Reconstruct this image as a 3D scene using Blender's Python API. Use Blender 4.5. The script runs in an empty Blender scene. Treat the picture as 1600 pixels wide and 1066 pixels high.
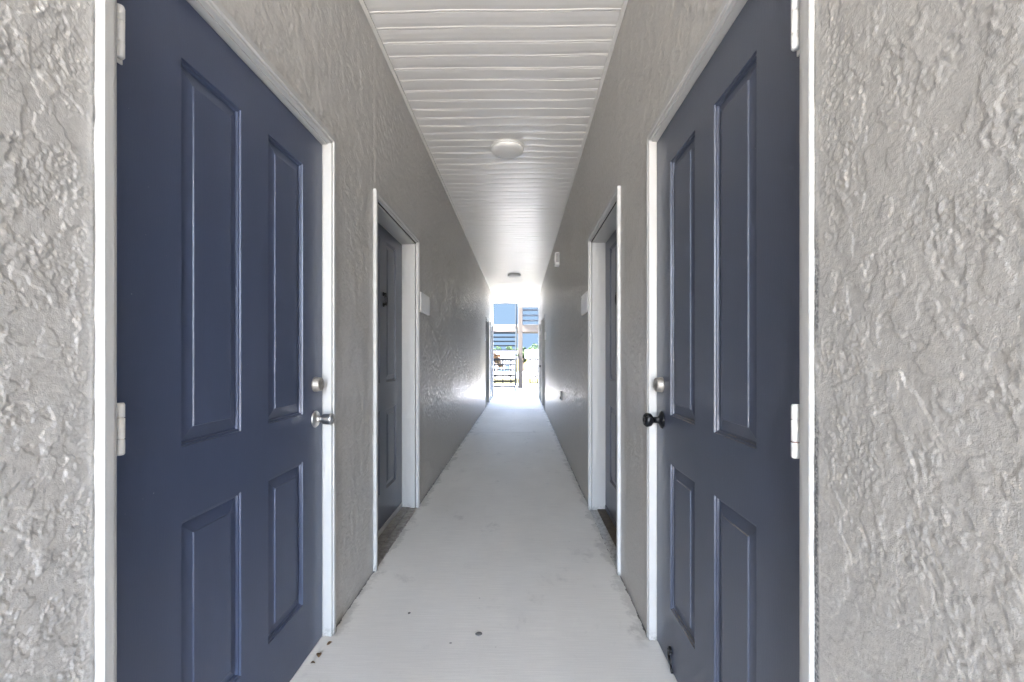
import bpy, bmesh, math, random
import numpy as np
from mathutils import Vector, noise
random.seed(7)
sc = bpy.context.scene
C = sc.collection
R = math.radians

# ------------------------------------------------------------------ camera
EYE = 1.15
cam = bpy.data.cameras.new('camera'); co = bpy.data.objects.new('camera', cam); C.objects.link(co)
co.location = (0, 0, EYE)
co.rotation_euler = (R(90), 0, math.atan(13/700.0))
cam.sensor_width = 36; cam.lens = 36*700/1600.0
cam.shift_y = 24/1600.0
cam.clip_start = 0.02; cam.clip_end = 3000
sc.camera = co

# ------------------------------------------------------------------ sky and sun
SUN_EL, SUN_AZ = 52.0, 265.0     # azimuth clockwise from +Y
w = bpy.data.worlds.new('World'); sc.world = w; w.use_nodes = True
nt = w.node_tree; bg = nt.nodes['Background']
sky = nt.nodes.new('ShaderNodeTexSky'); sky.sky_type = 'NISHITA'; sky.sun_disc = False
sky.sun_elevation = R(SUN_EL); sky.sun_rotation = R(SUN_AZ); sky.dust_density = 5.0; sky.air_density = 0.9
nt.links.new(sky.outputs[0], bg.inputs[0]); bg.inputs[1].default_value = 0.15
sl = bpy.data.lights.new('sun', 'SUN'); sl.energy = 2.0; sl.angle = R(0.5); sl.color = (1.0, 0.95, 0.87)
so = bpy.data.objects.new('sun', sl); C.objects.link(so)
az, el = R(SUN_AZ), R(SUN_EL)
sd = Vector((math.sin(az)*math.cos(el), math.cos(az)*math.cos(el), math.sin(el)))
so.rotation_euler = sd.to_track_quat('Z', 'Y').to_euler()
so.location = (0, 0, 30)

vs = sc.view_settings
vs.view_transform = 'Standard'; vs.look = 'None'; vs.gamma = 1.0; vs.use_curve_mapping = False
vs.exposure = 6.28
sc.render.engine = 'CYCLES'
cy = sc.cycles
cy.max_bounces = 24; cy.diffuse_bounces = 20; cy.glossy_bounces = 6; cy.transmission_bounces = 4
cy.sample_clamp_indirect = 0.0; cy.caustics_reflective = True; cy.caustics_refractive = False; cy.blur_glossy = 0.3
cy.use_denoising = True; cy.denoising_prefilter = 'NONE'; cy.use_guiding = True; cy.use_surface_guiding = True; cy.guiding_training_samples = 128; cy.use_light_tree = False

# ------------------------------------------------------------------ helpers
def link(o, parent=None):
    C.objects.link(o)
    if parent is not None: o.parent = parent
    return o

def tag(o, label=None, cat=None, group=None, kind=None):
    if label: o['label'] = label
    if cat: o['category'] = cat
    if group: o['group'] = group
    if kind: o['kind'] = kind
    return o

def thing(name, loc, label, cat, group=None, rz=0):
    o = bpy.data.objects.new(name, None); o.empty_display_size = 0.1
    o.location = loc; o.rotation_euler = (0, 0, rz)
    link(o); tag(o, label, cat, group); return o

def obj(name, bm, m, parent=None, off=(0, 0, 0), smooth=False, recalc=True):
    if recalc: bmesh.ops.recalc_face_normals(bm, faces=bm.faces)
    if off != (0, 0, 0):
        bmesh.ops.translate(bm, verts=bm.verts, vec=Vector(off))
    me = bpy.data.meshes.new(name); bm.to_mesh(me); bm.free()
    for mm in (m if isinstance(m, (list, tuple)) else [m]): me.materials.append(mm)
    if smooth:
        for p in me.polygons: p.use_smooth = True
    o = bpy.data.objects.new(name, me)
    return link(o, parent)

def box(bm, x0, x1, y0, y1, z0, z1, bev=0.0, mi=0):
    xs = sorted((x0, x1)); ys = sorted((y0, y1)); zs = sorted((z0, z1))
    v = [bm.verts.new((x, y, z)) for x in xs for y in ys for z in zs]
    f = [(0, 1, 3, 2), (4, 6, 7, 5), (0, 4, 5, 1), (2, 3, 7, 6), (0, 2, 6, 4), (1, 5, 7, 3)]
    fs = [bm.faces.new([v[i] for i in q]) for q in f]
    for q in fs: q.material_index = mi
    if bev > 0:
        es = list({e for q in fs for e in q.edges})
        r = bmesh.ops.bevel(bm, geom=es, offset=bev, segments=2, profile=0.5, affect='EDGES')
        for q in r['faces']: q.material_index = mi
    return v

def lathe(bm, prof, origin, axis, n=32, mi=0):
    """prof: (r, h) pairs along axis"""
    a = Vector(axis).normalized()
    u = a.orthogonal().normalized(); v = a.cross(u)
    o = Vector(origin); rings = []
    for r, h in prof:
        if r < 1e-6: rings.append([bm.verts.new(o + a*h)])
        else: rings.append([bm.verts.new(o + a*h + u*(r*math.cos(2*math.pi*i/n)) + v*(r*math.sin(2*math.pi*i/n))) for i in range(n)])
    for A, B in zip(rings, rings[1:]):
        for i in range(n):
            j = (i+1) % n
            if len(A) == 1 and len(B) == 1: continue
            if len(A) == 1: f = bm.faces.new((A[0], B[i], B[j]))
            elif len(B) == 1: f = bm.faces.new((A[i], A[j], B[0]))
            else: f = bm.faces.new((A[i], A[j], B[j], B[i]))
            f.material_index = mi; f.smooth = True

def tube(bm, pts, r, n=8):
    for a, b in zip(pts, pts[1:]):
        a = Vector(a); b = Vector(b); d = b-a
        lathe(bm, [(0, 0), (r, 0), (r, d.length), (0, d.length)], a, d, n)

# ------------------------------------------------------------------ materials
def nm(name):
    m = bpy.data.materials.new(name); m.use_nodes = True
    nt = m.node_tree; return m, nt, nt.nodes['Principled BSDF']

def N(nt, t, **kw):
    n = nt.nodes.new(t)
    for k, v in kw.items():
        if k in n.inputs.keys(): n.inputs[k].default_value = v
        else: setattr(n, k, v)
    return n

def math_(nt, op, a, b=None, c=None, clamp=False):
    n = nt.nodes.new('ShaderNodeMath'); n.operation = op; n.use_clamp = clamp
    for i, q in enumerate((a, b, c)):
        if q is None: continue
        if isinstance(q, (int, float)): n.inputs[i].default_value = q
        else: nt.links.new(q, n.inputs[i])
    return n.outputs[0]

def ramp(nt, fac, a, b, lo=0.0, hi=1.0):
    n = nt.nodes.new('ShaderNodeMapRange'); n.interpolation_type = 'SMOOTHSTEP'
    nt.links.new(fac, n.inputs[0])
    n.inputs[1].default_value = a; n.inputs[2].default_value = b
    n.inputs[3].default_value = lo; n.inputs[4].default_value = hi
    return n.outputs[0]

def mixc(nt, fac, a, b):
    n = nt.nodes.new('ShaderNodeMix'); n.data_type = 'RGBA'
    if isinstance(fac, (int, float)): n.inputs[0].default_value = fac
    else: nt.links.new(fac, n.inputs[0])
    for i, q in ((6, a), (7, b)):
        if isinstance(q, tuple): n.inputs[i].default_value = (*q, 1)
        else: nt.links.new(q, n.inputs[i])
    return n.outputs[2]

def coords(nt, scale=(1, 1, 1), world=True):
    if world: src = nt.nodes.new('ShaderNodeNewGeometry').outputs['Position']
    else: src = nt.nodes.new('ShaderNodeTexCoord').outputs['Object']
    m = nt.nodes.new('ShaderNodeMapping'); m.inputs['Scale'].default_value = scale
    nt.links.new(src, m.inputs[0]); return m.outputs[0]

def noise_(nt, vec, scale, detail=2.0, rough=0.5, dist=0.0, seed=0.0):
    n = nt.nodes.new('ShaderNodeTexNoise'); n.noise_dimensions = '4D' if seed else '3D'
    if seed: n.inputs['W'].default_value = seed
    n.inputs['Scale'].default_value = scale; n.inputs['Detail'].default_value = detail
    n.inputs['Roughness'].default_value = rough; n.inputs['Distortion'].default_value = dist
    nt.links.new(vec, n.inputs['Vector']); return n.outputs[0]

def bump(nt, h, strength, dist, prev=None):
    b = nt.nodes.new('ShaderNodeBump'); b.inputs['Strength'].default_value = strength
    b.inputs['Distance'].default_value = dist; nt.links.new(h, b.inputs['Height'])
    if prev is not None: nt.links.new(prev, b.inputs['Normal'])
    return b.outputs[0]

def simple(name, col, rough=0.5, metal=0.0, var=0.06, scale=6.0, bmp=0.0, bscale=200.0, spec=0.5, rvar=0.15):
    m, nt, p = nm(name)
    v = coords(nt)
    n = noise_(nt, v, scale, 4, 0.6)
    k = ramp(nt, n, 0.3, 0.7)
    c = mixc(nt, k, tuple(x*(1-var) for x in col), tuple(min(1, x*(1+var)) for x in col))
    nt.links.new(c, p.inputs['Base Color'])
    p.inputs['Metallic'].default_value = metal
    p.inputs['Specular IOR Level'].default_value = spec
    nt.links.new(ramp(nt, n, 0.2, 0.8, rough*(1-rvar), min(1, rough*(1+rvar))), p.inputs['Roughness'])
    if bmp > 0:
        nt.links.new(bump(nt, noise_(nt, v, bscale, 2, 0.5), 1.0, bmp), p.inputs['Normal'])
    return m

def stucco(name, col, seed, dirt_y=None, zlow=0.9, bd=0.0045):
    m, nt, p = nm(name)
    pos = coords(nt)
    sep = nt.nodes.new('ShaderNodeSeparateXYZ'); nt.links.new(pos, sep.inputs[0])
    # knocked-down plaster: clusters of small lumps, and flat trowelled islands with ragged rims
    big = noise_(nt, pos, 11.0, 8, 0.60, 0.0, seed)
    plate = ramp(nt, big, 0.50, 0.515)
    mask = noise_(nt, pos, 6.0, 3, 0.55, 0.0, seed+3.1)
    mk = ramp(nt, mask, 0.40, 0.52)
    lump = noise_(nt, pos, 55.0, 5, 0.60, 0.0, seed+1.7)
    lumps = math_(nt, 'MULTIPLY', ramp(nt, lump, 0.42, 0.56), mk)
    mid = noise_(nt, pos, 26.0, 7, 0.62, 0.0, seed+8.0)
    mids = ramp(nt, mid, 0.48, 0.51)
    fine = noise_(nt, pos, 420.0, 2, 0.6)
    zf = ramp(nt, sep.outputs[2], 0.35, 1.05, zlow, 1.0)        # flatter near the floor
    h = math_(nt, 'ADD', math_(nt, 'MULTIPLY', plate, 0.42), math_(nt, 'MULTIPLY', mids, 0.30))
    h = math_(nt, 'ADD', h, math_(nt, 'MULTIPLY', lumps, 0.62))
    h = math_(nt, 'MULTIPLY', h, zf)
    b1 = bump(nt, h, 1.0, bd)
    b2 = bump(nt, fine, 1.0, 0.0005, b1)
    nt.links.new(b2, p.inputs['Normal'])
    tone = noise_(nt, pos, 1.3, 5, 0.6, 0, seed+5)
    c = mixc(nt, ramp(nt, tone, 0.3, 0.7), tuple(x*0.98 for x in col), tuple(x*1.04 for x in col))
    gr = noise_(nt, pos, 150.0, 3, 0.7, 0, seed+6)          # sandy grain in the plaster
    c = mixc(nt, ramp(nt, gr, 0.35, 0.62, 0.0, 1.0), tuple(x*0.88 for x in col), c)
    # grime just above the floor, irregular
    g = noise_(nt, coords(nt, (1, 3, 12)), 3.0, 6, 0.7)
    gm = math_(nt, 'MULTIPLY', ramp(nt, sep.outputs[2], 0.0, 0.10, 1.0, 0.0), ramp(nt, g, 0.42, 0.7))
    c = mixc(nt, math_(nt, 'MULTIPLY', gm, 0.55), c, (0.16, 0.15, 0.13))
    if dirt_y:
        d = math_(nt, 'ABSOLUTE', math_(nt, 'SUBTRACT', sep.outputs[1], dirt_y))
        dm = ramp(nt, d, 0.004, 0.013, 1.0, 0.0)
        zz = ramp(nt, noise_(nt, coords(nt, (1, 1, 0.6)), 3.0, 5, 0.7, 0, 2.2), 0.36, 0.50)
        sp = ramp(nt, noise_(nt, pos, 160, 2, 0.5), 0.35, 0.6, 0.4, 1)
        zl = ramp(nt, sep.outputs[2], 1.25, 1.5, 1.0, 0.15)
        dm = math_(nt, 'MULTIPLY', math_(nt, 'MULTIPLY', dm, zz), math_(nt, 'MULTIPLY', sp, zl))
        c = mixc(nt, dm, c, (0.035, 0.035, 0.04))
    nt.links.new(c, p.inputs['Base Color'])
    p.inputs['Roughness'].default_value = 0.31
    p.inputs['Specular IOR Level'].default_value = 0.75
    return m

def door_paint(name, col, seed, dust=0.5):
    m, nt, p = nm(name)
    pos = coords(nt); 
    dt = noise_(nt, coords(nt, (1, 1, 0.3)), 4.0, 5, 0.6, 0, seed)
    c = mixc(nt, ramp(nt, dt, 0.3, 0.7), tuple(x*0.95 for x in col), tuple(x*1.07 for x in col))
    # specks of missing paint
    s = noise_(nt, pos, 140, 1, 0.4, 0, seed+2); sm = ramp(nt, s, 0.80, 0.83)
    c = mixc(nt, math_(nt, 'MULTIPLY', sm, 0.5), c, (0.35, 0.36, 0.4))
    if dust > 0.6:
        sepc = nt.nodes.new('ShaderNodeSeparateXYZ'); nt.links.new(pos, sepc.inputs[0])
        ch = noise_(nt, coords(nt, (1, 1, 0.7)), 38, 4, 0.7, 0, seed+7)
        lowm = ramp(nt, sepc.outputs[2], 0.10, 0.9, 1.0, 0.25)
        cm = math_(nt, 'MULTIPLY', ramp(nt, ch, 0.70, 0.73), lowm)
        c = mixc(nt, cm, c, (0.02, 0.02, 0.022))
    # dust lying on upward facing ledges
    g = nt.nodes.new('ShaderNodeNewGeometry'); sp = nt.nodes.new('ShaderNodeSeparateXYZ')
    nt.links.new(g.outputs['True Normal'], sp.inputs[0])
    up = ramp(nt, sp.outputs[2], 0.35, 0.7)
    dn = ramp(nt, noise_(nt, pos, 30, 4, 0.7, 0, seed+4), 0.35, 0.65)
    c = mixc(nt, math_(nt, 'MULTIPLY', math_(nt, 'MULTIPLY', up, dn), dust), c, (0.22, 0.19, 0.15))
    nt.links.new(c, p.inputs['Base Color'])
    p.inputs['Roughness'].default_value = 0.30
    # faint roller / wood-grain texture
    gr = noise_(nt, coords(nt, (1, 14, 1.0)), 30, 3, 0.6)
    b = bump(nt, gr, 1.0, 0.00025)
    b = bump(nt, noise_(nt, pos, 420, 2, 0.5), 1.0, 0.00012, b)
    nt.links.new(b, p.inputs['Normal'])
    p.inputs['Specular IOR Level'].default_value = 0.5
    return m

def white_paint(name, col, seed=1.0, dirt=0.3):
    m, nt, p = nm(name)
    pos = coords(nt)
    n = noise_(nt, coords(nt, (3, 3, 0.7)), 3.0, 5, 0.65, 0, seed)
    c = mixc(nt, ramp(nt, n, 0.3, 0.7), tuple(x*1.0 for x in col), tuple(min(1, x*1.0) for x in col))
    s = noise_(nt, pos, 55, 5, 0.75, 0, seed+4)
    c = mixc(nt, math_(nt, 'MULTIPLY', ramp(nt, s, 0.68, 0.76), dirt), c, (0.12, 0.11, 0.10))
    sep = nt.nodes.new('ShaderNodeSeparateXYZ'); nt.links.new(pos, sep.inputs[0])
    lo = math_(nt, 'MULTIPLY', ramp(nt, sep.outputs[2], 0.0, 0.06, 1.0, 0.0), ramp(nt, s, 0.45, 0.6))
    c = mixc(nt, math_(nt, 'MULTIPLY', lo, 0.6), c, (0.16, 0.15, 0.13))
    nt.links.new(c, p.inputs['Base Color'])
    p.inputs['Roughness'].default_value = 0.42
    nt.links.new(bump(nt, noise_(nt, coords(nt, (40, 40, 2)), 4, 3, 0.6), 1.0, 0.0004), p.inputs['Normal'])
    return m

def concrete(name, col):
    m, nt, p = nm(name)
    pos = coords(nt)
    sep = nt.nodes.new('ShaderNodeSeparateXYZ'); nt.links.new(pos, sep.inputs[0])
    broom = noise_(nt, coords(nt, (1.2, 60, 1)), 5.0, 4, 0.6, 0.1)
    cloud = noise_(nt, coords(nt, (1, .6, 1)), 1.6, 6, 0.62, 0, 3.0)
    sand = noise_(nt, pos, 320, 2, 0.6)
    c = mixc(nt, ramp(nt, cloud, 0.3, 0.7), tuple(x*0.90 for x in col), tuple(x*1.0 for x in col))
    c = mixc(nt, ramp(nt, broom, 0.35, 0.65, 0.0, 0.22), c, tuple(x*0.6 for x in col))
    c = mixc(nt, ramp(nt, sand, 0.5, 0.75, 0.0, 0.12), c, (0.2, 0.2, 0.2))
    # small dark specks
    v = nt.nodes.new('ShaderNodeTexVoronoi'); v.inputs['Scale'].default_value = 7.0
    nt.links.new(pos, v.inputs['Vector'])
    rr = noise_(nt, pos, 1.9, 2, 0.5, 0, 7.7)
    sr = ramp(nt, math_(nt, 'SUBTRACT', v.outputs['Distance'], ramp(nt, rr, 0.4, 0.7, 0.0, 0.05)), -0.012, 0.0, 1.0, 0.0)
    c = mixc(nt, math_(nt, 'MULTIPLY', sr, 0.6), c, (0.10, 0.09, 0.085))
    # smudgy stains
    st = ramp(nt, noise_(nt, coords(nt, (1, 0.8, 1)), 5.5, 5, 0.7, 0.3, 9.0), 0.58, 0.72, 0, 0.20)
    c = mixc(nt, st, c, (0.20, 0.19, 0.17))
    # dirt collected along the foot of both walls
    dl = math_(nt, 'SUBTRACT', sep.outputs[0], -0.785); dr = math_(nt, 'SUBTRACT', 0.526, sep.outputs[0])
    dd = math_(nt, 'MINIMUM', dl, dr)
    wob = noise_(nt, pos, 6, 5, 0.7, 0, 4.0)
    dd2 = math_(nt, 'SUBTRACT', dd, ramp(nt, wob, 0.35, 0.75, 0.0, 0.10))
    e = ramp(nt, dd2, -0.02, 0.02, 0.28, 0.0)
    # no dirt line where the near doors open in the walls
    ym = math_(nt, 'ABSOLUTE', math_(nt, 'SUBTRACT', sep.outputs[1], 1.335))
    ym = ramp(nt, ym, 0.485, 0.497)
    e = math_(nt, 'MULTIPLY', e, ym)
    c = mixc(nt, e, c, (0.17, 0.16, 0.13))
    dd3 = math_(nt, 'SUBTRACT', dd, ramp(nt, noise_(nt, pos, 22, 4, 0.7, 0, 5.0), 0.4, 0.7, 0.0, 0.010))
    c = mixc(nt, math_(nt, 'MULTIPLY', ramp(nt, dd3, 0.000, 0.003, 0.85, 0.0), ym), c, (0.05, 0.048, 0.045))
    nt.links.new(c, p.inputs['Base Color'])
    p.inputs['Roughness'].default_value = 0.62
    b = bump(nt, broom, 1.0, 0.0012)
    b = bump(nt, sand, 1.0, 0.0005, b)
    nt.links.new(b, p.inputs['Normal'])
    return m

M = {}
M['stucco_l'] = stucco('stucco_left', (0.60, 0.582, 0.555), 1.3)
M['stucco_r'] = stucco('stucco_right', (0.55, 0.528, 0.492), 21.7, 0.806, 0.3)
M['blue_l'] = door_paint('blue_door_paint', (0.072, 0.094, 0.165), 1.0, 0.3)
M['blue_r'] = door_paint('worn_blue_door_paint', (0.082, 0.096, 0.138), 5.0, 0.95)
M['white'] = white_paint('white_trim_paint', (0.56, 0.56, 0.55))
M['white_d'] = white_paint('worn_white_trim_paint', (0.54, 0.535, 0.515), 4.0, 0.6)
M['hinge'] = white_paint('painted_hinge', (0.78, 0.77, 0.74), 8.0, 0.9)
M['soffit'] = simple('vinyl_soffit', (0.80, 0.79, 0.76), 0.31, 0, 0.0, 2.0, 0.0003, 18, rvar=0.0)
M['trim'] = simple('soffit_trim', (0.78, 0.77, 0.73), 0.4, 0, 0.03)
M['concrete'] = concrete('broomed_concrete', (0.88, 0.855, 0.80))
M['joint'] = simple('joint_dark', (0.25, 0.24, 0.22), 0.9)
M['steel'] = simple('satin_steel', (0.62, 0.61, 0.59), 0.36, 1.0, 0.04, 40)
M['dull_steel'] = simple('weathered_nickel', (0.42, 0.39, 0.35), 0.5, 0.7, 0.25, 60)
M['black_metal'] = simple('black_metal', (0.012, 0.012, 0.014), 0.28, 0.3)
M['threshold'] = simple('weathered_threshold', (0.34, 0.32, 0.29), 0.6, 0.1, 0.3, 30, 0.001, 60)
M['brown'] = simple('dirty_threshold', (0.13, 0.105, 0.08), 0.7, 0.0, 0.35, 30, 0.001, 60)
M['sweep'] = simple('door_sweep', (0.55, 0.55, 0.56), 0.5)
M['dark'] = simple('near_black', (0.03, 0.03, 0.03), 0.8)  # near-black for tyres, an outlet cover and the painted gap shade
M['lamp_white'] = simple('acrylic_diffuser', (0.90, 0.90, 0.88), 0.6, 0, 0.01)
M['lamp_base'] = simple('lamp_base', (0.70, 0.70, 0.68), 0.4)
M['sign'] = simple('white_plastic_plate', (0.88, 0.88, 0.88), 0.35)
M['grey_plastic'] = simple('grey_plastic', (0.30, 0.30, 0.31), 0.45)
M['stair_steel'] = simple('dark_painted_steel', (0.010, 0.012, 0.014), 1.0, spec=0.0)
M['stair_sunlit'] = simple('sunlit_stair_tone', (0.06, 0.068, 0.08), 1.0, spec=0.0)  # upper flight: sunlight put into a paler stair colour
M['beige'] = simple('beige_stucco', (0.10, 0.086, 0.072), 1.0, 0, 0.0, 12, 0.003, 60, spec=0.05)
M['taupe'] = simple('taupe_column_paint', (0.058, 0.053, 0.049), 1.0, 0, 0.0, spec=0.1)
M['leaf'] = simple('dry_leaf', (0.30, 0.20, 0.11), 0.7, 0, 0.35, 90)
M['pebble'] = simple('dark_pebble', (0.11, 0.105, 0.10), 0.7, 0, 0.3, 90)
M['rust'] = simple('rust', (0.16, 0.06, 0.035), 0.9)

WL, WR, H = -0.785, 0.526, 2.9
L1, L2, L3, L4 = 0.845, 2.415, 10.15, 11.75
R1, R2, R3, R4 = 0.845, 2.395, 9.55, 11.2
Y0, Y1 = -3.9, 13.05
OV = 0.4

# ------------------------------------------------------------------ floor, ground
bm = bmesh.new()
xs_prev = Y0
joints = [6.76, 9.70, 12.62]
ys = [-4.0, Y0] + [Y0] + joints + [Y1, Y1, 16.0, 18.95]
# landing behind the camera
box(bm, -6, 6, Y0-7.0, Y0, -0.25, 0.0)
a = Y0
for j in joints:
    box(bm, WL-0.3, WR+0.3, a, j-0.007, -0.25, 0.0, 0.0)
    box(bm, WL-0.3, WR+0.3, j-0.007, j+0.007, -0.25, -0.014)
    a = j+0.007
box(bm, WL-0.3, WR+0.3, a, Y1, -0.25, 0.0)
box(bm, -6, 6, Y1, 18.95, -0.25, 0.0)
o = obj('walkway_floor', bm, M['concrete']); tag(o, 'pale broomed concrete walkway floor', None, None, 'structure')

# ------------------------------------------------------------------ walls with door openings
FL = dict(y0=0.845, w=0.921)      # flush (outswinging) doors
# opening = (y0, y1, top)
def wall(name, side, openings, m, label):
    """side -1: left, +1: right.  inner plane at WL / WR, thickness 0.2"""
    xi = WL if side < 0 else WR
    xo = xi + side*0.2
    bm = bmesh.new()
    y = Y0
    for (a, b, top) in openings:
        box(bm, xi, xo, y, a, -0.001, H+0.12)
        box(bm, xi, xo, a, b, top, H+0.12)
        y = b
    box(bm, xi, xo, y, Y1, -0.001, H+0.12)
    # returns along the outside fronts
    box(bm, xo, side*6, Y0, Y0+0.2, -0.001, H+0.12)
    box(bm, xo, side*6, Y1-0.2, Y1, -0.001, H+0.12)
    o = obj(name, bm, m); tag(o, label, 'wall'); return o

def op_f(y): return (y-0.01, y+0.99, 2.035)     # y = inner edge of the near casing
def op_r(y): return (y-0.01, y+0.97, 2.02)


wall_l = wall('stucco_wall', -1, [op_f(L1), op_r(L2), op_r(L3), op_f(L4)], M['stucco_l'],
     'grey textured stucco wall on the left of the walkway, with rough lumpy plaster beside the satin steel knob door')
wall_r = wall('stucco_wall', 1, [op_f(R1), op_r(R2), op_r(R3), op_f(R4)], M['stucco_r'],
     'grey glossy stucco wall on the right of the walkway, around the black knob door, carrying the small alarm box')

# real relief of the plaster close to the camera (small lumps and flat trowelled islands)
def perlin(x, y, seed):
    xi = np.floor(x).astype(np.int64); yi = np.floor(y).astype(np.int64)
    xf = x-xi; yf = y-yi
    u = xf*xf*xf*(xf*(xf*6-15)+10); v = yf*yf*yf*(yf*(yf*6-15)+10)
    def g(a, b):
        h = (a*374761393 + b*668265263 + seed*974634777) & 0xFFFFFFFF
        h = ((h ^ (h >> 13))*1274126177) & 0xFFFFFFFF
        h = (h ^ (h >> 16)) & 0xFFFF
        an = h*(2*np.pi/65536.0)
        return np.cos(an), np.sin(an)
    def dot(a, b, dx, dy):
        cx, cy_ = g(a, b); return cx*dx+cy_*dy
    n00 = dot(xi, yi, xf, yf); n10 = dot(xi+1, yi, xf-1, yf)
    n01 = dot(xi, yi+1, xf, yf-1); n11 = dot(xi+1, yi+1, xf-1, yf-1)
    return (n00*(1-u)+n10*u)*(1-v) + (n01*(1-u)+n11*u)*v

def fbm(x, y, sc_, octs, gain, seed):
    t = 0; a = 1.0; n = 0
    for k in range(octs):
        t = t + a*perlin(x*sc_+11.3*k, y*sc_+7.7*k, seed+k*17); n += a; a *= gain; sc_ *= 2.03
    return t/n*1.6

def sstep(a, lo, hi):
    t = np.clip((a-lo)/(hi-lo), 0, 1); return t*t*(3-2*t)

def relief(y, z, seed, low):
    isl = sstep(fbm(y, z, 8.5, 5, 0.5, seed), 0.015, 0.075)
    isl2 = sstep(fbm(y, z, 17.0, 5, 0.55, seed+5), 0.06, 0.12)
    rough = sstep(fbm(y, z, 5.0, 3, 0.5, seed+9), -0.30, -0.05)
    l1 = fbm(y, z, 70.0, 4, 0.62, seed+20); l2 = fbm(y, z, 130.0, 3, 0.6, seed+31)
    lump = sstep(l1, -0.10, 0.22)*0.62 + sstep(l2, -0.25, 0.35)*0.38
    flat = sstep(fbm(y, z, 9.0, 4, 0.5, seed+40), 0.05, 0.12)      # smoothed islands without lumps
    h = 0.55*isl + 0.40*isl2 + (lump*rough*(1-0.9*flat)*(1-0.6*isl) + 0.35*flat*rough)*0.75
    if low: h = h*(0.30+0.70*sstep(z+0.10*fbm(y, z, 3, 2, .5, seed+50), 0.55, 0.95))
    return h

def plaster(side, ya, yb, za, zb, sy, sz, seed, amp, m, parent, low, hole=None, far=False):
    ny = int((yb-ya)/sy)+1; nz = int((zb-za)/sz)+1
    Y, Z = np.meshgrid(np.linspace(ya, yb, ny), np.linspace(za, zb, nz), indexing='ij')
    if far:
        h = 0.60*sstep(fbm(Y, Z, 30.0, 4, 0.6, seed), -0.2, 0.25) + 0.30*sstep(fbm(Y, Z, 11.0, 4, 0.55, seed+3), -0.03, 0.08)
        h = h*(0.35+0.65*sstep(Z+0.2*fbm(Y, Z, 2, 2, .5, seed+50), 0.55, 0.95))
    else:
        h = relief(Y, Z, seed, low)
    d = 0.0006 + amp*h
    e = np.minimum(np.minimum((Y-ya)/(2.2*sy), (yb-Y)/(2.2*sy)), np.minimum((Z-za)/0.03, (zb-Z)/0.03))
    d = d*np.clip(e, 0, 1) - 0.0008*(1-np.clip(e*3, 0, 1))
    x = (WL if side < 0 else WR) - side*d
    co_ = np.stack([x, Y, Z], -1).reshape(-1, 3).astype(np.float32)
    i = np.arange(ny-1)[:, None]*nz + np.arange(nz-1)[None, :]
    q = np.stack([i, i+nz, i+nz+1, i+1], -1).reshape(-1, 4)
    if side > 0: q = q[:, ::-1]
    if hole:
        cy_ = Y[:-1, :-1].ravel(); cz = Z[:-1, :-1].ravel()
        q = q[~((cy_ < hole[0]) & (cz < hole[1]))]
    q = q[:, ::-1]
    me = bpy.data.meshes.new('plaster_relief')
    me.vertices.add(len(co_)); me.vertices.foreach_set('co', co_.ravel())
    me.loops.add(q.size); me.loops.foreach_set('vertex_index', q.ravel().astype(np.int32))
    me.polygons.add(len(q)); me.polygons.foreach_set('loop_start', np.arange(0, q.size, 4, dtype=np.int32))
    me.polygons.foreach_set('use_smooth', np.ones(len(q), dtype=bool))
    me.update(calc_edges=True); me.validate()
    me.materials.append(m)
    o = bpy.data.objects.new('plaster_relief', me); link(o, parent); return o
M['fine_l'] = stucco('stucco_left_fine', (0.60, 0.582, 0.555), 1.3, None, 0.9, 0.0004)
M['fine_r'] = stucco('stucco_right_fine', (0.55, 0.528, 0.492), 21.7, 0.806, 0.3, 0.0004)
plaster(-1, 0.30, 0.8085, 0.25, 2.15, 0.0019, 0.0019, 3, 0.0029, M['fine_l'], wall_l, False)
plaster(1, 0.30, 0.8085, 0.25, 2.15, 0.0019, 0.0019, 71, 0.0019, M['fine_r'], wall_r, True)
for sd_, pr, mt, se in ((-1, wall_l, M['fine_l'], 5), (1, wall_r, M['fine_r'], 77)):
    low = sd_ > 0
    plaster(sd_, 0.812, 2.376 if sd_ < 0 else 2.356, 0.01, 2.878, 0.0050, 0.0040, se, 0.0030, mt, pr, low, hole=(1.864, 2.066))
    y1_ = L2 if sd_ < 0 else R2
    y2_ = L3 if sd_ < 0 else R3
    plaster(sd_, y1_+0.995, y2_-0.04, 0.01, 2.878, 0.0110, 0.0070, se+200, 0.0062, mt, pr, True, far=True)
    plaster(sd_, y1_-0.037, y1_+0.993, 2.055, 2.878, 0.0100, 0.0080, se+300, 0.0050, mt, pr, False, far=True)

# ------------------------------------------------------------------ doors
PROF = [(0, 0), (0.0016, -0.0050), (0.0066, -0.0058), (0.0082, -0.0112), (0.0130, -0.0125),
        (0.0430, -0.0050), (0.0446, -0.0018)]      # inset, depth of a pressed panel

class Frame:
    """maps (s along walkway, d out of wall into walkway, z) to coordinates"""
    def __init__(s, side, y): s.side = side; s.y = y; s.xi = WL if side < 0 else WR
    def p(s, a, d, z): return (-s.side*d, a, z)        # relative to the empty at (xi, y, 0)

def fbox(bm, F, s0, s1, d0, d1, z0, z1, bev=0.0, mi=0):
    a = F.p(s0, d0, z0); b = F.p(s1, d1, z1)
    box(bm, a[0], b[0], a[1], b[1], z0, z1, bev, mi)

def quad(bm, F, pts, mi=0):
    f = bm.faces.new([bm.verts.new(F.p(*q)) for q in pts]); f.material_index = mi

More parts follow.
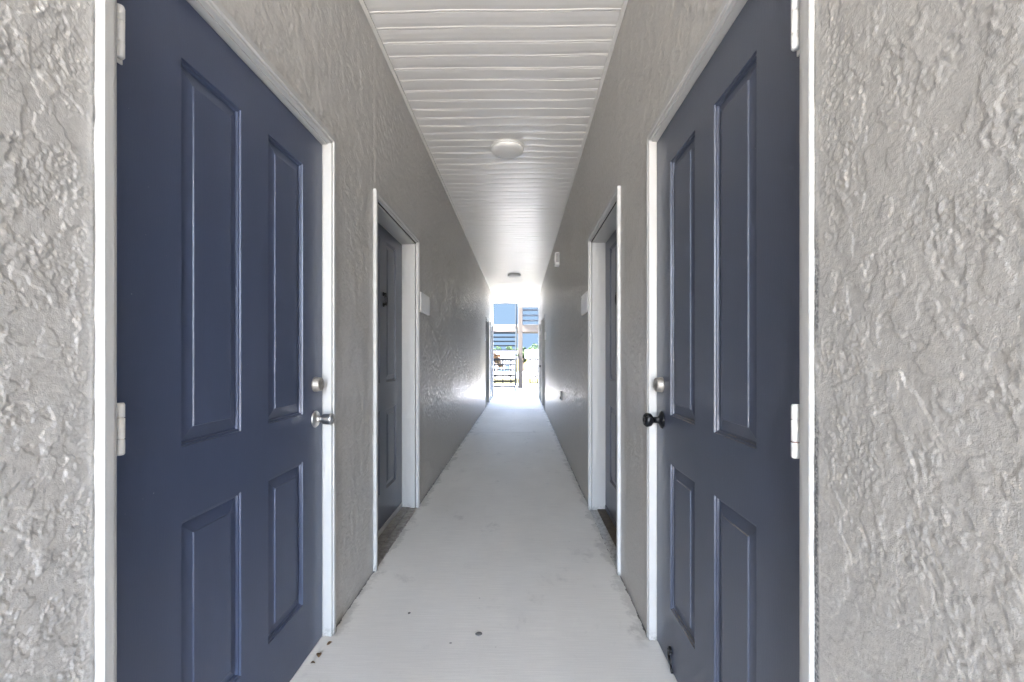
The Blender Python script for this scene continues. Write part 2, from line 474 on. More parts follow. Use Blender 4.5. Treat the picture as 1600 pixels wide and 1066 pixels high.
def door_leaf(F, parent, s0, s1, d, z0, z1, mat, flip, thick=0.044):
    wd = s1-s0
    # two columns of panels; offsets from the leaf edges
    cols = [(s1-0.760, s1-0.531), (s1-0.390, s1-0.161)]
    rows = [(z0+0.215, z0+0.748), (z0+0.925, z0+1.857)]
    ss = [s0, cols[0][0], cols[0][1], cols[1][0], cols[1][1], s1]
    zs = [z0, rows[0][0], rows[0][1], rows[1][0], rows[1][1], z1]
    bm = bmesh.new()
    grid = [[bm.verts.new(F.p(a, d, b)) for b in zs] for a in ss]
    for i in range(5):
        for j in range(5):
            if i in (1, 3) and j in (1, 3): continue
            bm.faces.new((grid[i][j], grid[i+1][j], grid[i+1][j+1], grid[i][j+1]))
    # edges and back
    bk = [[bm.verts.new(F.p(a, d-thick, b)) for b in (z0, z1)] for a in (s0, s1)]
    bm.faces.new((bk[0][0], bk[1][0], bk[1][1], bk[0][1]))
    bm.faces.new([g[0] for g in grid] + [bk[1][0], bk[0][0]])
    bm.faces.new([g[-1] for g in grid] + [bk[1][1], bk[0][1]])
    bm.faces.new(grid[0] + [bk[0][1], bk[0][0]])
    bm.faces.new(grid[-1] + [bk[1][1], bk[1][0]])
    leaf = obj('door_leaf', bm, mat, parent)
    for (a, b) in cols:
        for (c, e) in rows:
            bm = bmesh.new(); rings = []
            for ins, dep in PROF:
                rings.append([bm.verts.new(F.p(q[0], d+dep, q[1])) for q in
                              ((a+ins, c+ins), (b-ins, c+ins), (b-ins, e-ins), (a+ins, e-ins))])
            for A, B in zip(rings, rings[1:]):
                for i in range(4): bm.faces.new((A[i], A[(i+1) % 4], B[(i+1) % 4], B[i]))
            bm.faces.new(rings[-1])
            obj('panel', bm, mat, leaf)
    return leaf

def casing_profile_bar(bm, F, s_in, s_out, z_in, z_top, proud, which, mi=0):
    pass

def casing(F, parent, s0, s1, ztop, wcas, proud, mat, deep=False):
    """three-sided mitred moulding round the opening s0..s1, up to ztop"""
    # profile across width: (offset outward from inner edge, depth)
    P = [(0.0, -0.024 if deep else -0.004), (0.0, 0.62*proud), (0.10*wcas, 0.70*proud), (0.30*wcas, 0.70*proud), (0.38*wcas, 1.0*proud),
         (0.93*wcas, 1.0*proud), (1.0*wcas, 0.86*proud), (1.0*wcas, -0.004)]
    bm = bmesh.new(); rings = []
    path = [lambda o: (s0-o, 0.0), lambda o: (s0-o, ztop+o), lambda o: (s1+o, ztop+o), lambda o: (s1+o, 0.0)]
    for f in path:
        r = []
        for o_, d in P:
            s, z = f(o_); r.append(bm.verts.new(F.p(s, d, max(z, 0.003))))
        rings.append(r)
    for A, B in zip(rings, rings[1:]):
        for i in range(len(P)-1): bm.faces.new((A[i], A[i+1], B[i+1], B[i]))
    bm.faces.new(rings[0]); bm.faces.new(rings[-1][::-1])
    return obj('casing', bm, mat, parent)

def hinge(F, parent, s, d, z, mat, rust=False):
    bm = bmesh.new()
    lathe(bm, [(0, 0), (0.0062, 0.0), (0.0078, 0.003), (0.0078, 0.030), (0.0060, 0.0306), (0.0060, 0.0316), (0.0078, 0.0322), (0.0078, 0.072), (0.0060, 0.0726), (0.0060, 0.0736),
               (0.0078, 0.0742), (0.0078, 0.098), (0.0062, 0.102), (0, 0.102)], F.p(s, d, z), (0, 0, 1), 16)
    fbox(bm, F, s-0.002, s+0.024, d-0.020, d-0.0165, z+0.002, z+0.100)
    fbox(bm, F, s-0.001, s+0.002, d-0.019, d-0.004, z+0.002, z+0.100)
    h = obj('hinge', bm, [mat, M['rust']], parent)
    if rust:
        bm = bmesh.new()
        lathe(bm, [(0.0078, 0.0295), (0.0081, 0.0300), (0.0081, 0.0308), (0.0078, 0.0312)], F.p(s, d, z), (0, 0, 1), 16)
        obj('rust_ring', bm, M['rust'], h)
    return h

def doorset(side, y, flush, mat, whitem, label, knob='steel', hinge_near=True, knocker=False, brown=False, rust=False, proud=0.018):
    F = Frame(side, y)
    D = thing('apartment_door', (F.xi, y, 0), label, 'door', 'blue panelled apartment doors along the walkway')
    out = Vector((-side, 0, 0))
    if flush:
        ow = 0.975                                    # casing inner edge to inner edge
        casing(F, D, 0.0, ow, 2.022, 0.034, proud, whitem, True)
        # jamb: fills the opening behind the casing
        d = -0.025
        ls0, ls1 = (0.019, 0.971) if hinge_near else (0.004, 0.956)
        bm = bmesh.new()
        fbox(bm, F, -0.0085, ls0-0.003, -0.12, -0.0250, 0.0, 2.033)
        fbox(bm, F, ls1+0.003, ow+0.0125, -0.12, -0.0250, 0.0, 2.033)
        fbox(bm, F, ls0-0.003, ls1+0.003, -0.12, -0.0045, 2.017, 2.033)
        # door stop behind the leaf
        fbox(bm, F, ls0-0.003, ls0+0.012, -0.12, -0.071, 0.0, 2.017)
        fbox(bm, F, ls1-0.012, ls1+0.003, -0.12, -0.071, 0.0, 2.017)
        fbox(bm, F, ls0+0.012, ls1-0.012, -0.12, -0.071, 2.003, 2.017)
        obj('jamb', bm, whitem, D)
        bm = bmesh.new(); fbox(bm, F, ls0-0.003, ls1+0.003, -0.15, -0.0705, 0.0, 0.007)
        obj('threshold', bm, M['threshold'], D)
        leaf = door_leaf(F, D, ls0, ls1, d, 0.008, 2.013, mat, False)
        hs = (ls0-0.003) if hinge_near else (ls1+0.003)
        for k, z in enumerate((0.18, 0.957, 1.733)):
            hinge(F, D, hs, 0.003, z, M['hinge'], rust and k == 1)
        ks = ls1-0.063 if hinge_near else ls0+0.063
        kz, dz = 0.903, 1.040
    else:
        ow = 0.955
        casing(F, D, -0.003, ow+0.003, 2.008, 0.036, 0.018, whitem)
        dep = 0.105
        bm = bmesh.new()
        fbox(bm, F, -0.0085, 0.016, -0.19, -0.0065, 0.0, 2.012)
        fbox(bm, F, ow-0.016, ow+0.0135, -0.19, -0.0065, 0.0, 2.012)
        fbox(bm, F, 0.016, ow-0.016, -0.19, -0.0065, 1.992, 2.012)
        obj('jamb', bm, whitem, D)
        bm = bmesh.new()
        fbox(bm, F, -0.0085, ow+0.0135, -0.012, -0.0062, 2.0, 2.0175)
        obj('gap_shade_strip', bm, M['dark'], D)  # dark strip painted in place of the shade between jamb and casing
        ls0, ls1 = 0.018, ow-0.018
        th = bmesh.new()
        tm = M['brown'] if brown else M['threshold']
        fbox(th, F, 0.016, ow-0.016, -0.16, -0.045, 0.0, 0.018, 0.002)
        fbox(th, F, 0.016, ow-0.016, -0.045, 0.006, 0.0, 0.012, 0.003, 1)
        obj('threshold', th, [tm, whitem if brown else M['threshold']], D)
        leaf = door_leaf(F, D, ls0, ls1, -dep, 0.055, 1.988, mat, False)
        bm = bmesh.new(); fbox(bm, F, ls0+0.002, ls1-0.002, -dep-0.03, -dep+0.004, 0.020, 0.052, 0.001)
        obj('door_sweep', bm, M['sweep'] if not brown else M['blue_r'], leaf)
        ks = ls0+0.070 if hinge_near is False else ls1-0.063
        d = -dep; kz, dz = 0.90, 1.04
    axis = out
    base = Vector(F.p(ks, d, 0))
    if knob == 'steel':
        bm = bmesh.new()
        lathe(bm, [(0, 0), (0.033, 0), (0.033, 0.003), (0.029, 0.008), (0.014, 0.011), (0.0125, 0.026), (0.018, 0.030), (0.0205, 0.034),
                   (0.0225, 0.064), (0.0225, 0.069), (0.020, 0.071), (0.006, 0.0712), (0.006, 0.0695), (0, 0.0695)], base+Vector((0, 0, kz)), axis, 36)
        obj('doorknob', bm, M['steel'], D)
    else:
        bm = bmesh.new()
        lathe(bm, [(0, 0), (0.034, 0), (0.034, 0.003), (0.030, 0.008), (0.016, 0.013), (0.012, 0.018), (0.012, 0.034), (0.017, 0.038), (0.025, 0.044),
                   (0.0275, 0.054), (0.0265, 0.063), (0.020, 0.070), (0.008, 0.072), (0.008, 0.0705), (0, 0.0705)], base+Vector((0, 0, kz)), axis, 36)
        obj('doorknob', bm, M['black_metal'], D)
    bm = bmesh.new()
    lathe(bm, [(0, 0), (0.030, 0), (0.030, 0.004), (0.0265, 0.024), (0.0235, 0.0265), (0.012, 0.0265), (0.012, 0.024), (0, 0.024)],
          base+Vector((0, 0, dz)), axis, 36)
    fbox(bm, F, ks-0.0012, ks+0.0012, d+0.0235, d+0.0245, dz-0.006, dz+0.006)
    obj('deadbolt', bm, M['dull_steel'], D)
    if knocker:
        sc_ = (ls0+ls1)/2
        bm = bmesh.new()
        c = Vector(F.p(sc_, d, 1.52))
        lathe(bm, [(0, 0), (0.015, 0), (0.015, 0.005), (0.009, 0.010), (0.009, 0.022), (0, 0.024)], c+Vector((0, 0, 0.034)), axis, 20)
        lathe(bm, [(0, 0), (0.015, 0), (0.015, 0.008), (0, 0.012)], c-Vector((0, 0, 0.036)), axis, 20)
        pts = []
        for i in range(25):
            a = 2*math.pi*i/24
            pts.append(c + out*0.018 + Vector((0, 0.020*math.sin(a), -0.004+0.036*math.cos(a))))
        tube(bm, pts, 0.004, 8)
        obj('door_knocker', bm, M['black_metal'], D)
    return D

doorset(-1, L1, True, M['blue_l'], M['white'], 'deep blue four-panel door with a satin steel knob, nearest on the left wall', 'steel')
RD = doorset(1, R1, True, M['blue_r'], M['white_d'], 'worn grey-blue four-panel door with a round black knob, nearest on the right wall', 'black', rust=True, proud=0.009)
bm = bmesh.new()
tube(bm, [(0.020, 0.775, 0.010), (0.019, 0.790, 0.030), (0.019, 0.812, 0.052), (0.020, 0.815, 0.078), (0.021, 0.800, 0.088), (0.021, 0.788, 0.074)], 0.0045, 8)
obj('loose_weatherstrip', bm, M['black_metal'], RD)
doorset(-1, L2, False, M['blue_r'], M['white'], 'dark blue door with a black knocker set deep in its white jamb, above a grey threshold', 'steel', hinge_near=False, knocker=True)
doorset(1, R2, False, M['blue_r'], M['white'], 'dark blue door with a black knocker set deep in its white jamb, above a dirty brown threshold', 'black', hinge_near=False, knocker=True, brown=True)
doorset(-1, L3, False, M['blue_r'], M['white'], 'far door set back in the left wall, just past the distant number plate', 'steel', hinge_near=False)
doorset(1, R3, False, M['blue_r'], M['white'], 'far door set back in the right wall, between the distant number plate and the stairs', 'black', hinge_near=False)
doorset(-1, L4, True, M['blue_r'], M['white'], 'last flush door on the left wall, beside the open stairs', 'steel', hinge_near=False)
doorset(1, R4, True, M['blue_r'], M['white'], 'last flush door on the right wall, closest to the landing column', 'black', hinge_near=False)

# ------------------------------------------------------------------ soffit ceiling
def soffit(name, x0, x1, y0, y1, nx, m, wav=0.0022):
    bm = bmesh.new(); P = 0.1125
    cross = [(0.0, 0.0), (0.030, -0.0012), (0.065, -0.0012), (0.0940, 0.0006), (0.0965, -0.0016), (0.1040, -0.0016), (0.1050, 0.0080), (0.1120, 0.0080)]
    rows = []; k = 0
    y = y0
    ph = (2.275 - y0) % P            # put a groove where the photograph has one
    yy = y0 + ph - P
    while yy < y1:
        for t, z in cross:
            q = yy + t + 0.0065
            if q < y0 or q > y1: continue
            row = []
            for i in range(nx+1):
                x = x0 + (x1-x0)*i/nx
                e = min(1.0, (x-x0)/0.12, (x1-x)/0.12)
                e = max(0.0, e)
                s = noise.noise(Vector((x*2.2, yy*1.1, 3.3+0.9*(k % 2))))*wav*e*1.5
                # each board sags and rolls a little differently
                roll = noise.noise(Vector((x*2.8, yy*3.1, 9.1)))*0.0020*e*((t-0.05)/0.05)
                sy = noise.noise(Vector((x*1.6, yy*0.9, 5.7)))*0.012*e
                row.append(bm.verts.new((x, q+sy, H + z + s + roll)))
            rows.append(row)
        yy += P; k += 1
    for A, B in zip(rows, rows[1:]):
        for i in range(nx): 
            f = bm.faces.new((A[i], A[i+1], B[i+1], B[i])); f.smooth = False
    return obj(name, bm, m)

cl = soffit('ceiling', WL, WR, Y0, Y1, 30, M['soffit']); tag(cl, None, None, None, 'structure')
for e in (0,):
    bm = bmesh.new()
    box(bm, WL, WL+0.022, Y0, Y1, H-0.020, H-0.012, 0.002)
    box(bm, WR-0.022, WR, Y0, Y1, H-0.020, H-0.012, 0.002)
    obj('edge_trim', bm, M['trim'], cl)
s2 = soffit('landing_ceiling', -1.9, 1.7, Y1+0.001, 14.75, 40, M['soffit']); tag(s2, None, None, None, 'structure')
s3 = soffit('landing_ceiling', -0.08, 1.7, 14.751, 15.9, 20, M['soffit']); tag(s3, None, None, None, 'structure')
s4 = soffit('entry_ceiling', -6, 6, Y0-OV, Y0-0.001, 40, M['soffit']); tag(s4, None, None, None, 'structure')
bm = bmesh.new()
box(bm, -6.2, 6.2, Y0-OV, Y1, H+0.13, H+0.4)
box(bm, -1.9, 1.7, Y1, 14.75, H+0.13, H+0.4)
box(bm, -0.08, 1.7, 14.75, 15.9, H+0.13, H+0.4)
box(bm, -1.9, -0.08, 14.752, 14.80, H-0.012, H+0.4)
box(bm, -0.08, 1.7, 15.902, 15.95, H-0.012, H+0.4)
box(bm, -6.2, 6.2, Y0-OV-.05, Y0-OV-.002, H-0.012, H+0.4)
tag(obj('roof_slab', bm, M['beige']), None, None, None, 'structure')

# ------------------------------------------------------------------ ceiling lamps
def lamp(x, y, label):
    T = thing('ceiling_lamp', (x, y, H), label, 'lamp', 'round ceiling lamps along the walkway')
    bm = bmesh.new()
    lathe(bm, [(0, 0.004), (0.138, 0.004), (0.140, 0.002), (0.140, -0.012), (0.137, -0.016), (0.130, -0.016), (0.128, -0.012), (0, -0.012)], (0, 0, -0.004), (0, 0, 1), 64)
    obj('lamp_base', bm, M['lamp_base'], T)
    bm = bmesh.new()
    lathe(bm, [(0.129, -0.012), (0.134, -0.020), (0.133, -0.028), (0.124, -0.037), (0.10, -0.045), (0.05, -0.051), (0, -0.053)], (0, 0, -0.004), (0, 0, 1), 64)
    obj('diffuser', bm, M['lamp_white'], T)
lamp(-0.107, 3.74, 'round white flush ceiling lamp nearest the camera, between the knocker doors')
lamp(-0.13, 9.55, 'small distant round ceiling lamp near the middle of the walkway ceiling')
lamp(-0.12, 13.75, 'farthest round ceiling lamp, at the end of the walkway before the blue sky')

# ------------------------------------------------------------------ wall plates, alarm box, outlet
def plate(side, y0, y1, z0, z1, label, group):
    F = Frame(side, y0)
    T = thing('number_plate', (F.xi, y0, z0), label, 'sign', group)
    bm = bmesh.new(); fbox(bm, F, 0, y1-y0, -0.002, 0.018, 0, z1-z0, 0.002); obj('plate', bm, M['sign'], T)
    for ds in (0.018, y1-y0-0.018):
        bm = bmesh.new()
        lathe(bm, [(0, 0), (0.004, 0), (0.003, 0.002), (0, 0.0022)], F.p(ds, 0.018, z1-z0-0.018), (-side, 0, 0), 10)
        obj('screw', bm, M['steel'], T)
g = 'blank white wall plates beside the doors'
plate(-1, 3.45, 3.78, 1.496, 1.650, 'blank white wall plate beside the set-back door with the grey threshold', g)
plate(1, 3.43, 3.75, 1.492, 1.650, 'blank white wall plate beside the set-back door with the brown threshold', g)
plate(-1, 9.75, 9.98, 1.496, 1.650, 'tiny distant white wall plate on the left wall, before its far set-back door', g)
plate(1, 9.13, 9.36, 1.496, 1.650, 'tiny distant white wall plate on the right wall, before its far set-back door', g)

F = Frame(1, 5.98)
T = thing('alarm_box', (WR, 5.98, 2.37), 'small white alarm box with a grey face, high on the right stucco wall', 'alarm')
bm = bmesh.new(); fbox(bm, F, 0, 0.14, -0.003, 0.062, 0.0, 0.17, 0.004)
obj('housing', bm, M['sign'], T)
bm = bmesh.new(); fbox(bm, F, -0.003, 0.0, 0.012, 0.050, 0.035, 0.155); obj('grille', bm, M['grey_plastic'], T)
bm = bmesh.new(); fbox(bm, F, 0.03, 0.11, 0.062, 0.068, 0.04, 0.13, 0.003); obj('lens', bm, M['lamp_white'], T)

F = Frame(1, 5.60)
T = thing('wall_outlet', (WR, 5.60, 0.60), 'small grey outlet box with two round covers, low on the right stucco wall', 'outlet')
bm = bmesh.new(); fbox(bm, F, 0, 0.075, -0.003, 0.022, 0, 0.115, 0.003); obj('box', bm, M['grey_plastic'], T)
bm = bmesh.new()
lathe(bm, [(0, 0), (0.018, 0), (0.016, 0.008), (0, 0.009)], F.p(0.037, 0.022, 0.085), (-1, 0, 0), 16); obj('cover', bm, M['sign'], T)
bm = bmesh.new()
lathe(bm, [(0, 0), (0.018, 0), (0.016, 0.008), (0, 0.009)], F.p(0.037, 0.022, 0.030), (-1, 0, 0), 16); obj('cover', bm, M['dark'], T)

# ------------------------------------------------------------------ litter on the floor
def blob(name, x, y, rx, ry, h, m, label, cat, group=None, rz=0):
    bm = bmesh.new()
    bmesh.ops.create_icosphere(bm, subdivisions=3, radius=1)
    for v in bm.verts:
        n = 1+0.18*noise.noise(v.co*1.7+Vector((x*9, y*7, 0)))
        v.co = Vector((v.co.x*rx*n, v.co.y*ry*n, (v.co.z*0.5+0.42)*h*n))
    o = obj(name, bm, m, None, smooth=True); o.location = (x, y, 0); o.rotation_euler = (0, 0, rz)
    tag(o, label, cat, group); return o
blob('pebble', -0.172, 1.848, 0.014, 0.010, 0.010, M['pebble'], 'dark flat pebble lying alone near the centre of the floor', 'pebble')
blob('pebble', -0.497, 1.985+0.01, 0.006, 0.006, 0.005, M['pebble'], 'smaller dark pebble on the floor toward the satin knob door', 'pebble')

def dry_leaf(x, y, size, rz, label, k):
    bm = bmesh.new(); n = 9; top = []; bot = []
    outline = []
    for i in range(n):
        t = i/(n-1); wd = math.sin(math.pi*t**0.8)*0.36
        outline.append((t-0.5, wd))
    mid = []; a = []; b = []
    for t, wd in outline:
        cz = 0.10*math.sin(t*4+k)+0.14
        mid.append(bm.verts.new((t*size, 0, cz*size)))
        a.append(bm.verts.new((t*size, wd*size, (cz+wd*0.55)*size)))
        b.append(bm.verts.new((t*size, -wd*size, (cz+wd*(0.2+0.2*k))*size)))
    for i in range(n-1):
        bm.faces.new((mid[i], mid[i+1], a[i+1], a[i])); bm.faces.new((b[i], b[i+1], mid[i+1], mid[i]))
    r = bmesh.ops.solidify(bm, geom=bm.faces[:], thickness=0.0006)
    o = obj('dry_leaf', bm, M['leaf']); o.location = (x, y, 0.001); o.rotation_euler = (0.0, 0, rz)
    tag(o, label, 'leaf', 'dry leaves at the foot of the blue door')
dry_leaf(-0.762, 1.775, 0.022, 0.6, 'curled orange-brown dry leaf at the foot of the steel knob door casing', 0)
dry_leaf(-0.772, 1.705, 0.026, 1.9, 'broader brown dry leaf on the floor along the bottom edge of the steel knob door', 1)
dry_leaf(-0.775, 1.66, 0.018, 0.2, 'smallest dry leaf scrap on the floor by the steel knob door, nearest the camera', 2)

# ------------------------------------------------------------------ far landing: stairs, column, railing
T = thing('staircase', (-0.62, 14.3, 0), 'open dark steel staircase rising away from the end of the walkway', 'stairs')
ox, oy = -0.62, 14.3
def rel(bm): bmesh.ops.translate(bm, verts=bm.verts, vec=Vector((-ox, -oy, 0)))
for k in range(1, 13):
    bm = bmesh.new(); y = 14.3+0.28*k; z = 0.175*k
    box(bm, -1.14, -0.19, y, y+0.27, z-0.045, z, 0.004); rel(bm)
    obj('tread', bm, M['stair_steel'], T)
for x in (-1.19, -0.19):
    bm = bmesh.new()
    pts = [(14.2, 0.0), (14.42, 0.0), (17.75, 2.08), (17.75, 2.36), (14.2, 0.16)]
    A = [bm.verts.new((x, a, b)) for a, b in pts]; B = [bm.verts.new((x+0.045, a, b)) for a, b in pts]
    bm.faces.new(A); bm.faces.new(B[::-1])
    for i in range(5): bm.faces.new((A[i], A[(i+1) % 5], B[(i+1) % 5], B[i]))
    rel(bm); obj('stringer', bm, M['stair_steel'], T)
bm = bmesh.new()
box(bm, -1.6, 1.7, 17.70, 19.0, 2.12, 2.40, 0.01); rel(bm)
obj('mid_landing', bm, M['beige'], T)
for j in range(1, 8):
    bm = bmesh.new(); y = 17.7-0.28*j; z = 2.40+0.175*j
    box(bm, 0.10, 1.10, y, y+0.27, z-0.045, z, 0.004); rel(bm)
    obj('tread', bm, M['stair_sunlit'], T)
for x in (0.06, 1.10):
    bm = bmesh.new()
    pts = [(17.72, 2.38), (17.72, 2.55), (15.8, 3.75), (15.8, 3.5)]
    A = [bm.verts.new((x, a, b)) for a, b in pts]; B = [bm.verts.new((x+0.03, a, b)) for a, b in pts]
    bm.faces.new(A); bm.faces.new(B[::-1])
    for i in range(4): bm.faces.new((A[i], A[(i+1) % 4], B[(i+1) % 4], B[i]))
    rel(bm); obj('stringer', bm, M['stair_sunlit'], T)
bm = bmesh.new(); tube(bm, [(-0.165, 17.6, 0.0), (-0.165, 17.6, 4.2)], 0.03, 8); rel(bm)
obj('steel_post', bm, M['stair_steel'], T)

T = thing('column', (0, 16.2, 0), 'taupe square column standing on the landing beside the stairs', 'column')
bm = bmesh.new(); box(bm, -0.075, 0.080, -0.075, 0.075, 0.0, H+0.1, 0.006); obj('shaft', bm, M['taupe'], T)
bm = bmesh.new(); box(bm, -0.09, 0.095, -0.09, 0.09, 0.0, 0.10, 0.004); obj('foot', bm, M['taupe'], T)

T = thing('sun_blocker', (-7, 12, -3), 'unseen beige block added left of the landing to shade the stairs', 'sun blocker')  # unseen block, added to keep sun off the landing and stairs
bm = bmesh.new(); box(bm, -3, -0.3, 1.1, 22, 0.001, 12.7); obj('wall', bm, M['beige'], T)

def railing(x0, x1, y, label, step):
    T = thing('railing', (x0, y, 0), label, 'railing')
    bm = bmesh.new(); box(bm, 0, x1-x0, -0.02, 0.02, 1.02, 1.06, 0.003); obj('top_rail', bm, M['stair_steel'], T)
    bm = bmesh.new(); box(bm, 0, x1-x0, -0.015, 0.015, 0.06, 0.09, 0.003); obj('bottom_rail', bm, M['stair_steel'], T)
    n = max(1, round((x1-x0)/0.11))
    for i in range(n+1):
        x = (x1-x0)*i/n; big = (i % step == 0)
        bm = bmesh.new(); r = 0.024 if big else 0.008
        box(bm, x-r, x+r, -r, r, 0.0 if big else 0.091, 1.06 if big else 1.019)
        obj('post' if big else 'baluster', bm, M['stair_steel'], T)
railing(-3.4, -0.28, 18.6, 'black metal railing seen behind the stair treads', 3)
railing(0.40, 0.73, 18.6, 'short framed panel of black metal railing right of the column', 3)

# ------------------------------------------------------------------ outside world
m = bpy.data.materials.new('pale_blue_sky'); m.use_nodes = True; nt = m.node_tree; nt.nodes.clear()
em = nt.nodes.new('ShaderNodeEmission'); out = nt.nodes.new('ShaderNodeOutputMaterial'); nt.links.new(em.outputs[0], out.inputs[0])
em.inputs[0].default_value = (0.44, 0.66, 0.96, 1); em.inputs[1].default_value = 0.0130; m.cycles.emission_sampling = 'NONE'
bm = bmesh.new(); prev = None
for i in range(25):
    a = R(-24+2*i); x, y = 900*math.sin(a), 900*math.cos(a)
    cur = (bm.verts.new((x, y, -20)), bm.verts.new((x, y, 200)))
    if prev: bm.faces.new((prev[0], cur[0], cur[1], prev[1]))
    prev = cur
tag(obj('sky', bm, m), None, None, None, 'structure')

def ground_mat():
    m, nt, p = nm('dry_lawn')
    pos = coords(nt)
    a = noise_(nt, pos, 0.05, 5, 0.6); b = noise_(nt, pos, 1.5, 5, 0.7)
    c = mixc(nt, ramp(nt, a, 0.35, 0.65), (0.038, 0.031, 0.016), (0.026, 0.027, 0.013))
    c = mixc(nt, ramp(nt, b, 0.4, 0.7, 0, 0.4), c, (0.02, 0.02, 0.01))
    nt.links.new(c, p.inputs['Base Color']); p.inputs['Roughness'].default_value = 1.0; p.inputs['Specular IOR Level'].default_value = 0.0
    return m
bm = bmesh.new()
G = 1500
vsq = [bm.verts.new(q) for q in ((-G, -G, -3), (G, -G, -3), (G, G, -3), (-G, G, -3))]; bm.faces.new(vsq)
tag(obj('ground', bm, ground_mat()), None, None, None, 'structure')
M['asphalt'] = simple('asphalt', (0.06, 0.06, 0.06), 0.9, 0, 0.15, 2)
bm = bmesh.new(); box(bm, -60, 60, 85, 93.5, -3.05, -2.996)
tag(obj('parking_road', bm, M['asphalt']), None, None, None, 'structure')
bm = bmesh.new(); box(bm, -60, 60, 93.6, 94.6, -3.05, -2.88)
tag(obj('pavement', bm, M['trim']), None, None, None, 'structure')

M['house_white'] = simple('white_siding', (0.20, 0.20, 0.20), 0.8)
M['roof_grey'] = simple('grey_shingles', (0.04, 0.042, 0.048), 1.0, 0, 0.0, 3, spec=0.0)
M['glass'] = simple('window_glass', (0.05, 0.07, 0.09), 0.1)
def house(x0, x1, y0, y1, eave, ridge, label, wx):
    T = thing('house', ((x0+x1)/2, y0, -3), label, 'house')
    cx = (x0+x1)/2
    def rl(bm): bmesh.ops.translate(bm, verts=bm.verts, vec=Vector((-cx, -y0, 3)))
    bm = bmesh.new(); box(bm, x0, x1, y0, y1, -3, eave); rl(bm); obj('wall', bm, M['house_white'], T)
    bm = bmesh.new(); ym = (y0+y1)/2; e = 0.6
    P = [(y0-e, eave+0.002), (ym, ridge), (y1+e, eave+0.002), (y1+e, eave-0.2), (ym, ridge-0.25), (y0-e, eave-0.2)]
    P = [(y0-e, eave-0.15), (y0-e, eave+0.05), (ym, ridge), (y1+e, eave+0.05), (y1+e, eave-0.15)]
    A = [bm.verts.new((x0-e, a, b)) for a, b in P]; B = [bm.verts.new((x1+e, a, b)) for a, b in P]
    bm.faces.new(A); bm.faces.new(B[::-1])
    for i in range(5): bm.faces.new((A[i], A[(i+1) % 5], B[(i+1) % 5], B[i]))
    rl(bm); obj('roof', bm, M['roof_grey'], T)
    for x in wx:
        bm = bmesh.new(); box(bm, x, x+1.1, y0-0.05, y0+0.02, -1.9, -0.5); rl(bm); w_ = obj('window', bm, M['house_white'], T)
        bm = bmesh.new(); box(bm, x+0.08, x+1.02, y0-0.07, y0-0.051, -1.82, -0.58); rl(bm); obj('pane', bm, M['glass'], w_)
house(1.6, 16, 96, 106, 0.75, 2.7, 'distant white house with a grey shingle roof, seen right of the column', (2.2, 4.6, 8))
house(-16, -1.2, 99, 109, 0.6, 2.5, 'distant white house seen through the gaps of the stair treads', (-5.4, -3.4, -9))

def car_mesh(T, body):
    # side outline extruded, cabin narrower
    bm = bmesh.new()
    out_ = [(-2.2, 0.35), (-2.25, 0.75), (-1.9, 0.95), (-1.2, 1.0), (-0.6, 1.42), (0.7, 1.45), (1.45, 1.02), (2.1, 0.95), (2.25, 0.7), (2.2, 0.35)]
    for w0, pts in ((0.88, [q for q in out_ if q[1] < 1.1]), ):
        A = [bm.verts.new((a, -w0, b)) for a, b in pts]; B = [bm.verts.new((a, w0, b)) for a, b in pts]
        bm.faces.new(A); bm.faces.new(B[::-1])
        for i in range(len(pts)): bm.faces.new((A[i], A[(i+1) % len(pts)], B[(i+1) % len(pts)], B[i]))
    obj('body', bm, body, T)
    bm = bmesh.new()
    pts = [(-1.2, 1.0), (-0.6, 1.42), (0.7, 1.45), (1.45, 1.0)]
    A = [bm.verts.new((a, -0.80+(0.12 if b > 1.2 else 0), b)) for a, b in pts]; B = [bm.verts.new((a, 0.80-(0.12 if b > 1.2 else 0), b)) for a, b in pts]
    bm.faces.new(A); bm.faces.new(B[::-1])
    for i in range(4):
        f = bm.faces.new((A[i], A[(i+1) % 4], B[(i+1) % 4], B[i])); 
    cab = obj('cabin', bm, M['glass'], T)
    bm = bmesh.new(); box(bm, -0.62, 0.72, -0.66, 0.66, 1.44, 1.48, 0.01); obj('roof', bm, body, T)
    for x in (-1.4, 1.4):
        for s in (-1, 1):
            bm = bmesh.new(); lathe(bm, [(0, 0), (0.33, 0), (0.33, 0.2), (0, 0.2)], (x, s*0.89-(0.2 if s > 0 else 0), 0.33), (0, 1, 0), 16)
            wh = obj('wheel', bm, M['dark'], T)
M['car_white'] = simple('white_car_paint', (0.75, 0.76, 0.78), 0.25)
M['car_silver'] = simple('silver_car_paint', (0.45, 0.47, 0.52), 0.25, 0.3)
for x, y, rz, m, lab in ((1.6, 89.5, 0.05, 'car_white', 'distant white parked car visible between the column and the short railing panel'),
                         (-3.6, 89.8, 0.0, 'car_silver', 'distant silver parked car seen low between the stair treads'),
                         (6.8, 90.2, 0.05, 'car_silver', 'distant silver parked car in line with the walkway right wall')):
    T = thing('parked_car', (x, y, -2.996), lab, 'car', 'cars parked before the distant houses', rz)
    car_mesh(T, M[m])

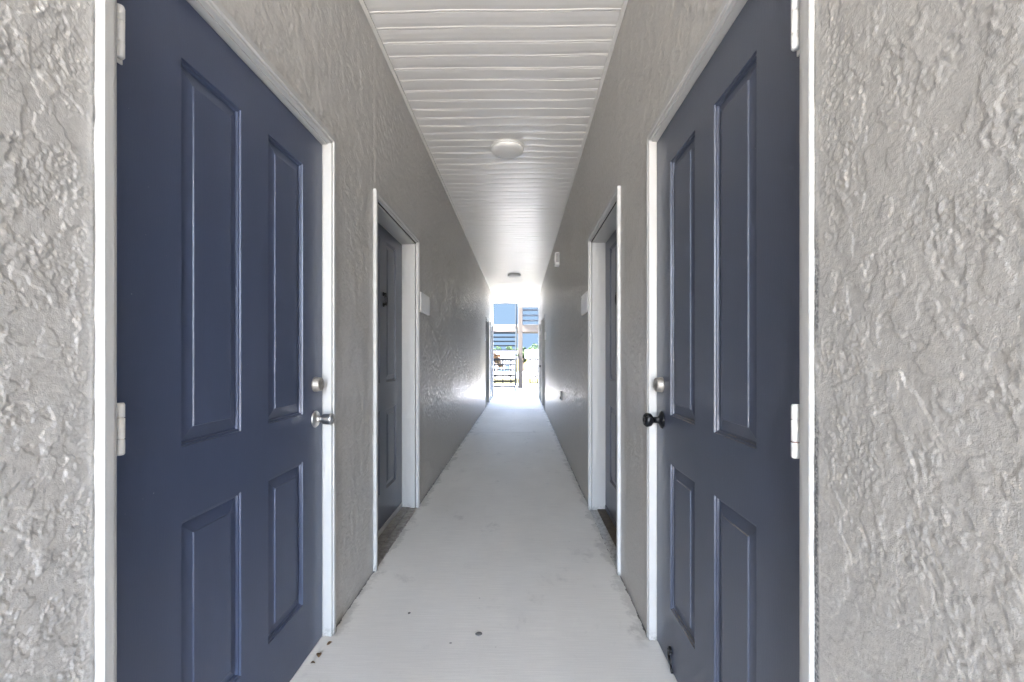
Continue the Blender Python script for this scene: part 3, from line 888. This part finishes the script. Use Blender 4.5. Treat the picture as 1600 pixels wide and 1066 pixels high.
def foliage(name, c1, c2):
    m, nt, p = nm(name)
    n = noise_(nt, coords(nt), 0.7, 4, 0.6)
    nt.links.new(mixc(nt, ramp(nt, n, 0.35, 0.65), c1, c2), p.inputs['Base Color']); p.inputs['Roughness'].default_value = 1.0; p.inputs['Specular IOR Level'].default_value = 0.0
    return m
M['fol'] = foliage('green_foliage', (0.010, 0.018, 0.008), (0.022, 0.032, 0.014))
M['fol2'] = foliage('autumn_foliage', (0.050, 0.026, 0.014), (0.030, 0.022, 0.012))
M['bark'] = simple('bark', (0.12, 0.09, 0.07), 0.9)
def tree(x, y, h, r, m, label, n=900):
    T = thing('tree', (x, y, -3), label, 'tree', 'trees beyond the distant houses')
    rnd = random.Random(int(x*10)+int(y))
    bm = bmesh.new()
    lathe(bm, [(0, 0), (0.28, 0), (0.2, h*0.35), (0.08, h*0.8), (0, h*0.82)], (0, 0, 0), (0, 0, 1), 8)
    for i in range(6):
        a = rnd.uniform(0, 6.28); z = h*rnd.uniform(0.35, 0.6)
        tube(bm, [(0, 0, z), (math.cos(a)*r*0.6, math.sin(a)*r*0.6, z+h*0.2)], 0.06, 5)
    obj('trunk', bm, M['bark'], T)
    bm = bmesh.new()
    cl = [(Vector((rnd.gauss(0, r*0.45), rnd.gauss(0, r*0.45), h*rnd.uniform(0.45, 0.9))), r*rnd.uniform(0.28, 0.5)) for _ in range(9)]
    for i in range(n):
        c, rr = cl[rnd.randrange(len(cl))]
        v = Vector((rnd.gauss(0, 1), rnd.gauss(0, 1), rnd.gauss(0, 1))).normalized()*rr*rnd.uniform(0.6, 1.05)
        p = c+v; u = Vector((rnd.gauss(0, 1), rnd.gauss(0, 1), rnd.gauss(0, 1))).normalized()*0.22
        w_ = u.orthogonal().normalized()*0.16
        bm.faces.new([bm.verts.new(p+q) for q in (-u, w_, u, -w_)])
    obj('crown', bm, M[m], T, recalc=False)
tree(3.1, 112, 7.6, 2.6, 'fol', 'rounded dark green tree rising over the roof of the distant house right of the column')
tree(0.6, 101, 5.6, 1.2, 'fol', 'thin dark green tree beside the gable of the distant house right of the column', 600)
tree(-4.9, 96, 4.9, 1.3, 'fol2', 'orange-brown tree seen between the stair treads', 700)
tree(-1.9, 114, 7.2, 2.6, 'fol', 'green tree directly behind the stair stringer, over the distant white house')
tree(-6.0, 115, 6.6, 3.0, 'fol', 'broad green tree behind the left end of the stair treads')
